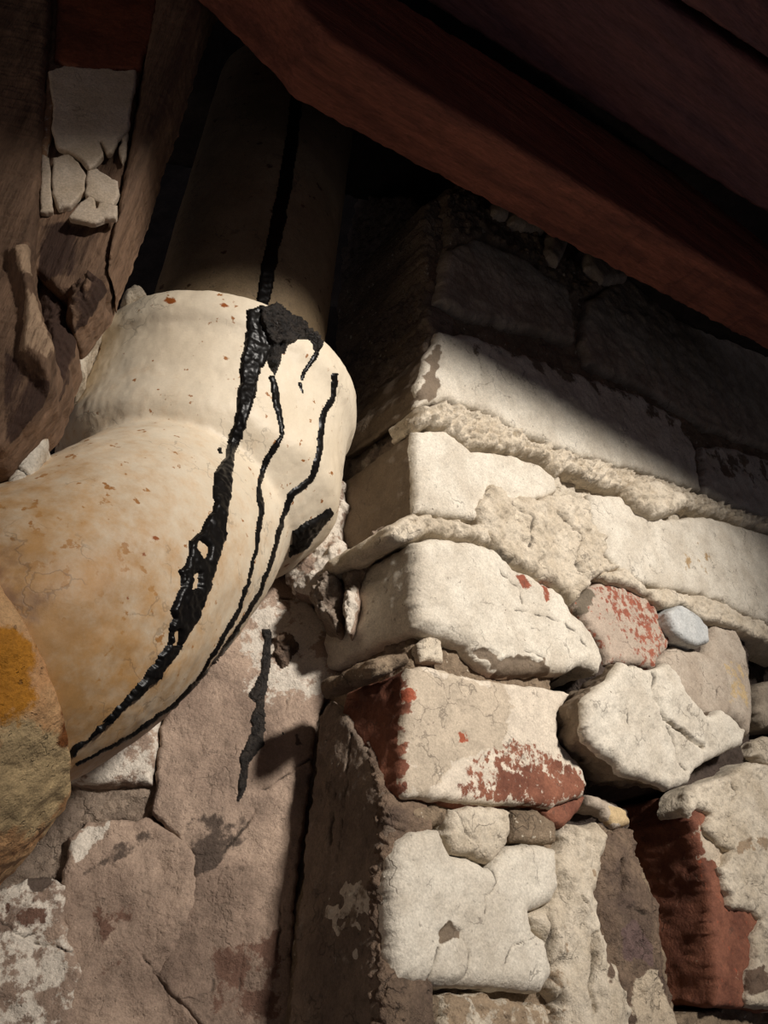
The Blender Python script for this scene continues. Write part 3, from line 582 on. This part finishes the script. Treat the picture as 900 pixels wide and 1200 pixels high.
# ------------------------------------------------------------------ pipes
KS = 1.07
pa = at(290, 340, .575 * KS); ax, ay = pa[0], pa[1]
def axis_pt(py):            # the point of the upright pipe's axis that shows at image row py
    lo, hi = -1.0, 2.0
    for _ in range(60):
        m = (lo + hi) / 2; q = np.array([ax, ay, CZ + m])
        if proj(q)[1] > py: lo = m
        else: hi = m
    return np.array([ax, ay, CZ + lo])
rim = axis_pt(455); D0 = (rim - C) @ FW
print('rim depth', D0, proj(rim))
pipe = sweep('drain_pipe', [[ax, ay, z] for z in np.linspace(rim[2] + .001, PB_.hit((600, 82))[2] + .044, 260)], lambda s: .0563 * KS, M_iron2, segs=160, amp=.0004, nscale=30,
             label='upright dull cream drain pipe with a black tar run, rising into the dark', category='pipe',
             mask=lambda V: {'m1': np.clip(-1.0 + 1.0 * fbm(V, 25, 3, 3), -1, 1)})
def ap(py, dx):
    q = axis_pt(py); x, y = proj(q); return (x + dx, py, (q - C) @ FW)
epx = [ap(455, 0), ap(505, -3), ap(552, -8), ap(592, -13), (185, 634, .455), (138, 672, .413), (72, 723, .378), (-4, 758, .356), (-75, 788, .345)]
epath = spline([at(*p) for p in epx], 46)
def relax(P, n):
    P = P.copy()
    for _ in range(n): P[1:-1] = .5 * P[1:-1] + .25 * (P[:-2] + P[2:])
    return P
q_ = np.concatenate([[0], np.cumsum(np.linalg.norm(np.diff(epath, axis=0), axis=1))]); u_ = np.linspace(0, q_[-1], 340)
epath = relax(np.stack([np.interp(u_, q_, epath[:, i]) for i in range(3)], -1), 160)
epath = np.concatenate([epath[:1] - (epath[1:2] - epath[:1]) * 1e-3, epath])
def prof(pts, w=.0006):
    xs, ys = [p[0] for p in pts], [p[1] for p in pts]
    return lambda s: KS * float(np.mean([np.interp(s / KS + d * w, xs, ys) for d in (-1, -.5, 0, .5, 1)]))
sock_r = prof([(-1, .001), (-.001, .001), (0, .0765), (.0012, .0795), (.003, .0812), (.016, .0822), (.021, .0816), (.025, .0795), (.030, .0786), (.058, .0786), (.066, .0794), (.073, .0799), (.079, .0796), (.085, .0770), (.093, .0715), (.104, .0640), (.112, .056), (.120, .04), (.124, .001), (1, .001)])
body_r = prof([(0, .001), (.0005, .05), (.002, .0605), (.2, .0596), (.3, .0585), (.498, .0585), (.4999, .001), (.6, .001)])
def emask(V):
    px = proj(V); n = fbm(V, 22, 5, 4)
    st = 1.1 - np.hypot((px[:, 0] + 10) / 290, (px[:, 1] - 760) / 250) * 1.1  # tan stain, spread wider to stand in for light fading at lower left
    dirt = .55 - np.hypot((px[:, 0] - 20) / 150, (px[:, 1] - 690) / 130) * .8
    m3 = np.full(len(V), -1.0)
    for x, y, r_ in ((198, 352, 7), (262, 358, 6), (182, 631, 6), (150, 701, 5), (100, 655, 5), (170, 650, 4), (395, 448, 4)):
        m3 = np.maximum(m3, np.clip((r_ - 3 - np.hypot((px[:, 0] - x) / 1.5, px[:, 1] - y)) / 8 + .25 * n, -1, .6))
    return {'m1': np.clip(st - .2, -1.4, .9), 'm2': np.clip(dirt - .45 + .3 * n, -1, .3), 'm3': m3}
sdir = epath[20] - epath[1]; sdir /= np.linalg.norm(sdir)
sock = sweep('socket_shape', [epath[1] + sdir * t for t in np.concatenate([[-.0004], np.linspace(0, .136, 130)])], sock_r, None, segs=220, amp=0)
bpath = epath[30:]; body = sweep('bend_shape', bpath, lambda q: .0597 * KS, None, segs=220, turn=420, amp=0)
def world_mesh(o):
    a = np.zeros(len(o.data.vertices) * 3, np.float32); o.data.vertices.foreach_get('co', a); return a.reshape(-1, 3) + np.array(o.location)
V, Fc = [], []
for o in (sock, body):
    n0 = sum(len(v) for v in V); v = world_mesh(o); V.append(v); Fc += [[i + n0 for i in p.vertices] for p in o.data.polygons]
    Fc += [[n0 + i for i in range(220)][::-1], [n0 + len(v) - 220 + i for i in range(220)]]
    bpy.data.objects.remove(o)
me = bpy.data.meshes.new('elbow_shape'); me.from_pydata([tuple(v) for v in np.concatenate(V)], [], Fc); me.update()
tmp = bpy.data.objects.new('elbow_shape', me); S.collection.objects.link(tmp)
md = tmp.modifiers.new('weld_skin', 'REMESH'); md.mode = 'VOXEL'; md.voxel_size = .0016
sm = tmp.modifiers.new('soften', 'SMOOTH'); sm.factor = .5; sm.iterations = 14
ev = bpy.data.meshes.new_from_object(tmp.evaluated_get(bpy.context.evaluated_depsgraph_get())); bpy.data.objects.remove(tmp)
n = len(ev.vertices); V = np.zeros(n * 3, np.float32); ev.vertices.foreach_get('co', V); V = V.reshape(-1, 3).astype(float)
NN = np.zeros(n * 3, np.float32); ev.vertices.foreach_get('normal', NN); NN = NN.reshape(-1, 3)
Q = np.array([list(p.vertices) if len(p.vertices) == 4 else list(p.vertices) + [p.vertices[-1]] for p in ev.polygons if len(p.vertices) == 4])
V = V + NN * (.0011 * fbm(V, 45, 7, 4) + .00025 * fbm(V, 260, 8, 2))[:, None]
elbow = link('pipe_elbow', new_mesh('pipe_elbow', V, Q, emask(V)), M_iron, None, label='cream painted socketed pipe elbow streaked with black tar', category='pipe elbow')
# inside lip of the socket packed with caulking
lipp = spline([epath[2], epath[30]], 8)
be_ = bvh_of([elbow]); bp_ = bvh_of([pipe]); bw_ = bvh_of([a1])
T1 = [(290, 362), (306, 358), (318, 364), (322, 400), (306, 440), (300, 465), (288, 500), (276, 535), (273, 565), (268, 600), (265, 635), (252, 670), (246, 695), (233, 725), (216, 755), (196, 785), (166, 815), (126, 850), (86, 887), (80, 890), (82, 880), (130, 838), (160, 803), (184, 773), (196, 750), (200, 715), (213, 680), (220, 640), (235, 618), (247, 600), (250, 560), (264, 530), (275, 490), (280, 440), (285, 405)]
crust('tar_streak', [T1, [(208, 668), (216, 660), (222, 672), (214, 690)], [(254, 410 + 115), (260, 522), (262, 532), (256, 533)], [(110, 856), (150, 815), (160, 800), (156, 815), (130, 842)]], be_, M_tar, elbow, thick=.0018, soft=4, jag=2.6, lump=.0004, lscale=220,
      holes=[[(234, 634), (240, 636), (244, 645), (240, 654), (234, 650), (231, 642)], [(228, 674), (233, 672), (231, 688), (226, 692)], [(205, 742), (208, 740), (206, 755), (203, 756)]], label='broad glossy black tar streak')
crust('tar_streak', [ribbon([(318, 440), (325, 475), (331, 510), (322, 525), (310, 543), (303, 568), (306, 598), (300, 640), (292, 680), (279, 715), (260, 750), (236, 790), (222, 812)], [9, 10, 6, 8, 8, 7, 8, 5, 5, 6, 6, 5, 3])], be_, M_tar, elbow, thick=.0011, soft=2, jag=1.6, label='thin middle tar run')
crust('tar_streak', [ribbon([(393, 436), (390, 468), (379, 483), (373, 538), (364, 562), (341, 580), (331, 608), (320, 650), (305, 692), (281, 733), (250, 779), (202, 828), (150, 864), (88, 897)], [9, 9, 8, 8, 9, 9, 7, 6, 6, 6, 6, 6, 5, 4])], be_, M_tar, elbow, thick=.0011, soft=2, jag=1.4, label='thin outer tar run')
crust('tar_streak', [ribbon([(372, 412), (362, 428), (352, 446)], [7, 6, 5]), ribbon([(350, 448), (356, 462)], [6, 3])], be_, M_tar, elbow, thick=.001, soft=2, jag=1.4, label='short tar dash under the rim')
crust('tar_crust', [[(300, 360), (322, 360), (345, 372), (365, 388), (376, 402), (374, 418), (362, 400), (348, 398), (336, 404), (330, 425), (322, 440), (314, 430), (312, 400), (304, 380)]], be_, M_tardry, elbow, thick=.003, soft=4, jag=3, lump=.004, lscale=260, label='gritty dry tar on the rim')
crust('tar_streak', [[(343, 622), (362, 610), (386, 594), (392, 600), (376, 622), (362, 640), (338, 656)]], be_, M_tar, elbow, thick=.002, soft=3, jag=2, lump=.001, label='tar smear under the shoulder')
crust('tar_streak', [ribbon([(356, 40), (348, 110), (340, 180), (328, 250), (315, 310), (306, 366)], [14, 15, 16, 18, 18, 18])], bp_, M_tar, pipe, thick=.0014, soft=3, jag=1.8)
crust('tar_streak', [[(309, 736), (320, 741), (316, 780), (312, 811), (309, 875), (296, 887), (283, 939), (277, 938), (283, 885), (293, 859), (299, 823), (291, 816), (304, 789)], [(330, 860), (332, 850), (334, 862)]], bw_, M_tardry, a1, thick=.0012, soft=3, jag=3, lump=.0008, label='matt black tar run down the plaster')
crust('rust_crust', [[(320, 745), (338, 742), (352, 757), (340, 772), (331, 785), (320, 775)]], bw_, M_bark, a1, thick=.003, soft=5, jag=4, lump=.003, lscale=220)
# collar at the lower end
cpath = spline([at(-42, 772, .334 * KS), at(-72, 787, .327 * KS), at(-107, 805, .322 * KS), at(-162, 831, .318 * KS)], 40)
def cmask(V):
    px = proj(V)
    return {'m1': np.clip(.9 - np.hypot((px[:, 0] - 30) / 60, (px[:, 1] - 910) / 70), -1, .5), 'm2': np.clip(-.75 + sstep(45, 76, px[:, 0]) * .95 - sstep(870, 900, px[:, 1]) * 1.2, -1, .5), 'm3': np.clip(.75 - np.hypot(px[:, 0] / 60, (px[:, 1] - 780) / 75), -1, .6)}
sweep('collar', np.concatenate([cpath[:1] - (cpath[1:2] - cpath[:1]) * 1e-3, cpath]), lambda s: KS * float(np.interp(s, [0, .0001, .004, .012, .03, .06, .2], [.064, .066, .0715, .0745, .082, .088, .09])), M_collar, elbow, segs=260, amp=.0015, nscale=45, lump=.0016, lscale=130, mask=cmask,
      label='rough ochre rust-stained collar round the lower end of the elbow')

# ------------------------------------------------------------------ timber post with peeling paint
post = empty('wooden_post', POST.hit((90, 520)), label='weathered wooden post with peeling white paint, left of the pipe', category='post')
VG = np.array([220., 60, 0]); ZG = np.array([0, 0, 12.]); HG = np.array([20., 0, 0]); ZH = np.array([0, 0, 230.])
left_b = piece('board', [(-60, -60), (66, -60), (58, 0), (51, 120), (43, 250), (36, 300), (44, 360), (64, 410), (62, 450), (32, 486), (2, 520), (-60, 540)], POST, M_post, post, proud=.010, depth=.022, r=.004, jag=2, amp=.0012, feats=[('grain', HG, ZH, .0009), ('level', 1, [(20, 290), (50, 300), (52, 330), (30, 340), (20, 320)], .2, 6), ('bump', [(12, 300), (40, 290), (60, 340), (80, 410), (60, 460), (25, 420), (30, 360)], .008, 10), ('level', 1, [(30, 350), (60, 350), (80, 400), (60, 440), (20, 420)], .05, 10), ('level', 2, [(0, 400), (40, 430), (80, 470), (40, 500), (0, 520)], .1, 10)], label='rough sawn board at the left of the post')
core = piece('board', [(50, -90), (215, -90), (190, 0), (163, 90), (140, 250), (124, 315), (100, 340), (70, 340), (36, 310), (40, 200)], POST, M_post, post, proud=.002, depth=.03, r=.003, jag=2, amp=.0012, feats=[('grain', VG, ZG, .0015), ('level', 2, [(40, 255), (140, 260), (130, 330), (40, 330)], -.1, 10)])
piece('board', [(188, -90), (275, -90), (236, 0), (210, 78), (170, 190), (132, 292), (124, 312), (130, 270), (146, 190), (164, 90), (180, 0)], POST, M_post, post, proud=.007, depth=.03, r=.006, jag=1.5, amp=.0008, feats=[('grain', VG, ZG, .0010)])
piece('red_panel', [(60, -90), (205, -90), (184, 0), (178, 40), (165, 76), (110, 82), (62, 70), (66, 0)], POST, M_redpaint, post, proud=.0045, depth=.004, r=.0015, jag=1.5, amp=.0005, label='red-brown painted patch at the top of the post')
for pl, pr in (([(56, 84), (75, 76), (120, 80), (160, 82), (156, 110), (150, 150), (143, 158), (138, 162), (131, 178), (124, 178), (120, 165), (117, 163), (121, 180), (112, 192), (104, 198), (95, 185), (82, 178), (68, 172), (60, 150), (62, 120)], .0085),
               ([(62, 184), (80, 180), (92, 190), (100, 204), (98, 222), (82, 240), (68, 242), (61, 225)], .007), ([(102, 200), (114, 196), (124, 204), (138, 212), (139, 228), (132, 240), (112, 236), (100, 228), (100, 212)], .0075),
               ([(80, 254), (94, 236), (105, 230), (111, 232), (113, 246), (116, 236), (138, 240), (136, 256), (122, 255), (112, 261)], .010), ([(142, 158), (150, 152), (148, 180), (143, 190), (139, 180)], .0065), ([(48, 180), (58, 184), (62, 246), (46, 248)], .006)):
    piece('paint_flake', pl, POST, M_flake, post, proud=pr, depth=.0025, r=.0007, jag=1.6, amp=.0004, step=1.5, micro=.0001)
piece('paint_flake', [(54, 82), (60, 90), (78, 118), (62, 126), (56, 180), (47, 182)], POST, M_flake, post, proud=.006, depth=.002, r=.001, jag=2, front=(.2, -1, -1), label='tan-stained strip of old paint')
piece('rotten_wood', [(76, 330), (102, 312), (122, 320), (112, 342), (96, 360), (82, 372), (74, 356)], POST, M_post, post, proud=.003, depth=.02, r=.010, jag=2.5, amp=.003, lump=.006, lscale=150, front=(-1, -.05, -1))
piece('rotten_wood', [(38, 320), (76, 330), (80, 375), (86, 385), (78, 425), (62, 462), (36, 488), (44, 420)], POST, M_post, post, proud=-.004, depth=.02, r=.01, jag=2.5, amp=.003, lump=.003, front=(-1, .1, -1))

# loose lumps of mortar on and beside the socket, and the white stub by the elbow
PLM = Plane(at(130, 370, .49), (1, .3, 0), ZZ)
piece('mortar_lump', [(141, 345), (148, 333), (160, 328), (172, 335), (178, 343), (160, 350), (146, 352)], PLM, M_plaster, None, proud=0, depth=.02, r=.009, jag=2.5, amp=.001, lump=.003, lscale=170, label='small pale mortar lump sitting on the top rim of the elbow', category='mortar')
piece('mortar_lump', [(92, 385), (104, 362), (128, 352), (136, 352), (122, 368), (110, 395), (98, 432), (88, 444), (88, 410)], PLM, M_plaster, None, proud=0, depth=.03, r=.009, jag=3, amp=.0015, lump=.002, lscale=170, label='tall pale mortar smear packed between post and elbow socket', category='mortar')
PST = Plane(at(40, 530, .368), (1, .2, 0), ZZ)
piece('painted_stub', [(4, 578), (8, 552), (28, 502), (38, 497), (54, 500), (56, 516), (45, 540), (36, 565), (30, 574), (4, 580)], PST, M_paint, None, proud=0, depth=.03, r=.005, jag=1.5, amp=.0006, feats=[('mask', 3, [(36, 496), (56, 500), (54, 514), (44, 508)], 3, 0), ('crack', [(8, 552), (22, 548), (32, 556), (50, 560)], 2, .0015)], label='white painted stub leaning between the post foot and the elbow', category='stub')

# ------------------------------------------------------------------ roof beam and ceiling boards
beam = piece('roof_beam', [(215, -160), (300, -107), (470, 0), (900, 270), (1300, 510), (1300, 580), (390, 46), (330, -20), (240, -110)], PB_, M_beam, None, proud=0, depth=.045, r=.003, jag=.5, amp=.0006, step=3.4, rows=6,
             feats=[('grain', np.array([4., 3, 0]), np.array([0, 0, 260.]), .0009)], label='dark red-brown roof beam with long grain running above the pier', category='beam')
ZC = PB_.hit((600, 82))[2]
PCL = Plane((0, 0, ZC + .004), (math.cos(BR), math.sin(BR), 0), (-math.sin(BR), math.cos(BR), 0))
ceil = empty('ceiling', (0, .3, ZC + .02), kind='structure', label='dark boards overhead above the beam')
for pl in ([(-200, -520), (300, -150), (470, -16), (900, 252), (1300, 500), (1300, 330), (902, 84), (776, 2), (500, -180), (100, -470)],
           [(786, -6), (905, 72), (1300, 310), (1300, 100), (900, -160), (500, -420), (120, -640), (104, -480), (506, -190)]):
    piece('plank', pl, PCL, M_plank, ceil, proud=0, depth=.03, r=.003, jag=1.0, amp=.0012, step=4, rows=6)

PDK = Plane((0, 0, ZC + .037), (math.cos(BR), math.sin(BR), 0), (-math.sin(BR), math.cos(BR), 0))
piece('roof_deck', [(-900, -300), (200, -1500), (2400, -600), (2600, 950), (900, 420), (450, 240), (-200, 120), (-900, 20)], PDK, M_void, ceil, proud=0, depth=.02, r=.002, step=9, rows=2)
# an added, unseen blocker board, nearer the lamp and above the frame: its lower edge throws the slanting shadow over pier, pipe and post
WP = PR_.hit((510, 384)); WQ = PR_.hit((820, 556)); WM = (WP + WQ) / 2; LU = (LPOS - WM) / np.linalg.norm(LPOS - WM); JP = WM + .42 * LU
JD = (WQ - WP) / np.linalg.norm(WQ - WP)
V = []
for a in (-1.0, 1.1):
    for top in (0, 1):
        for c in (0, .04):
            q = JP + JD * a + PR_.n * c
            q[2] = ZC + .036 if top else min(q[2], ZC - .004)
            V.append(q)
link('shade_board', new_mesh('shade_board', np.array(V), [[0, 2, 3, 1], [4, 5, 7, 6], [0, 1, 5, 4], [2, 6, 7, 3], [0, 4, 6, 2], [1, 3, 7, 5]], flat=True), M_beam, None,
     label='added blocker board above the frame, cutting the lamp for the slanting shadow', category='light blocker')

# the pier's wall runs on beyond the right edge of the frame
T0 = float(PR_.uv(PR_.hit(np.array([968., 700.])))[0]); rng_ = random.Random(4)
def rect(t0, t1, z0, z1): return [tuple(proj(PC + E_R * t + ZZ * z)) for t, z in ((t0, z0), (t1, z0), (t1, z1), (t0, z1))]
piece('mortar', rect(T0 - .03, T0 + .6, -.28, .20), PR_, M_mortar, wr, proud=-.012, depth=.1, r=.003, jag=1, amp=.003, step=6, rows=2, kind='stuff')
for k in range(6):
    t = T0 + (.0 if k % 2 else -.0); z = -.27 + k * .078
    while t < T0 + .5:
        w = rng_.uniform(.11, .2)
        piece('brick', rect(t + .004, t + w - .006, z, z + .066), PR_, rng_.choice([M_paint, M_plaster, M_paint, M_dull]), wr, proud=.002, depth=.04, r=.006, jag=1.5, amp=.0015, step=5, rows=3)
        t += w
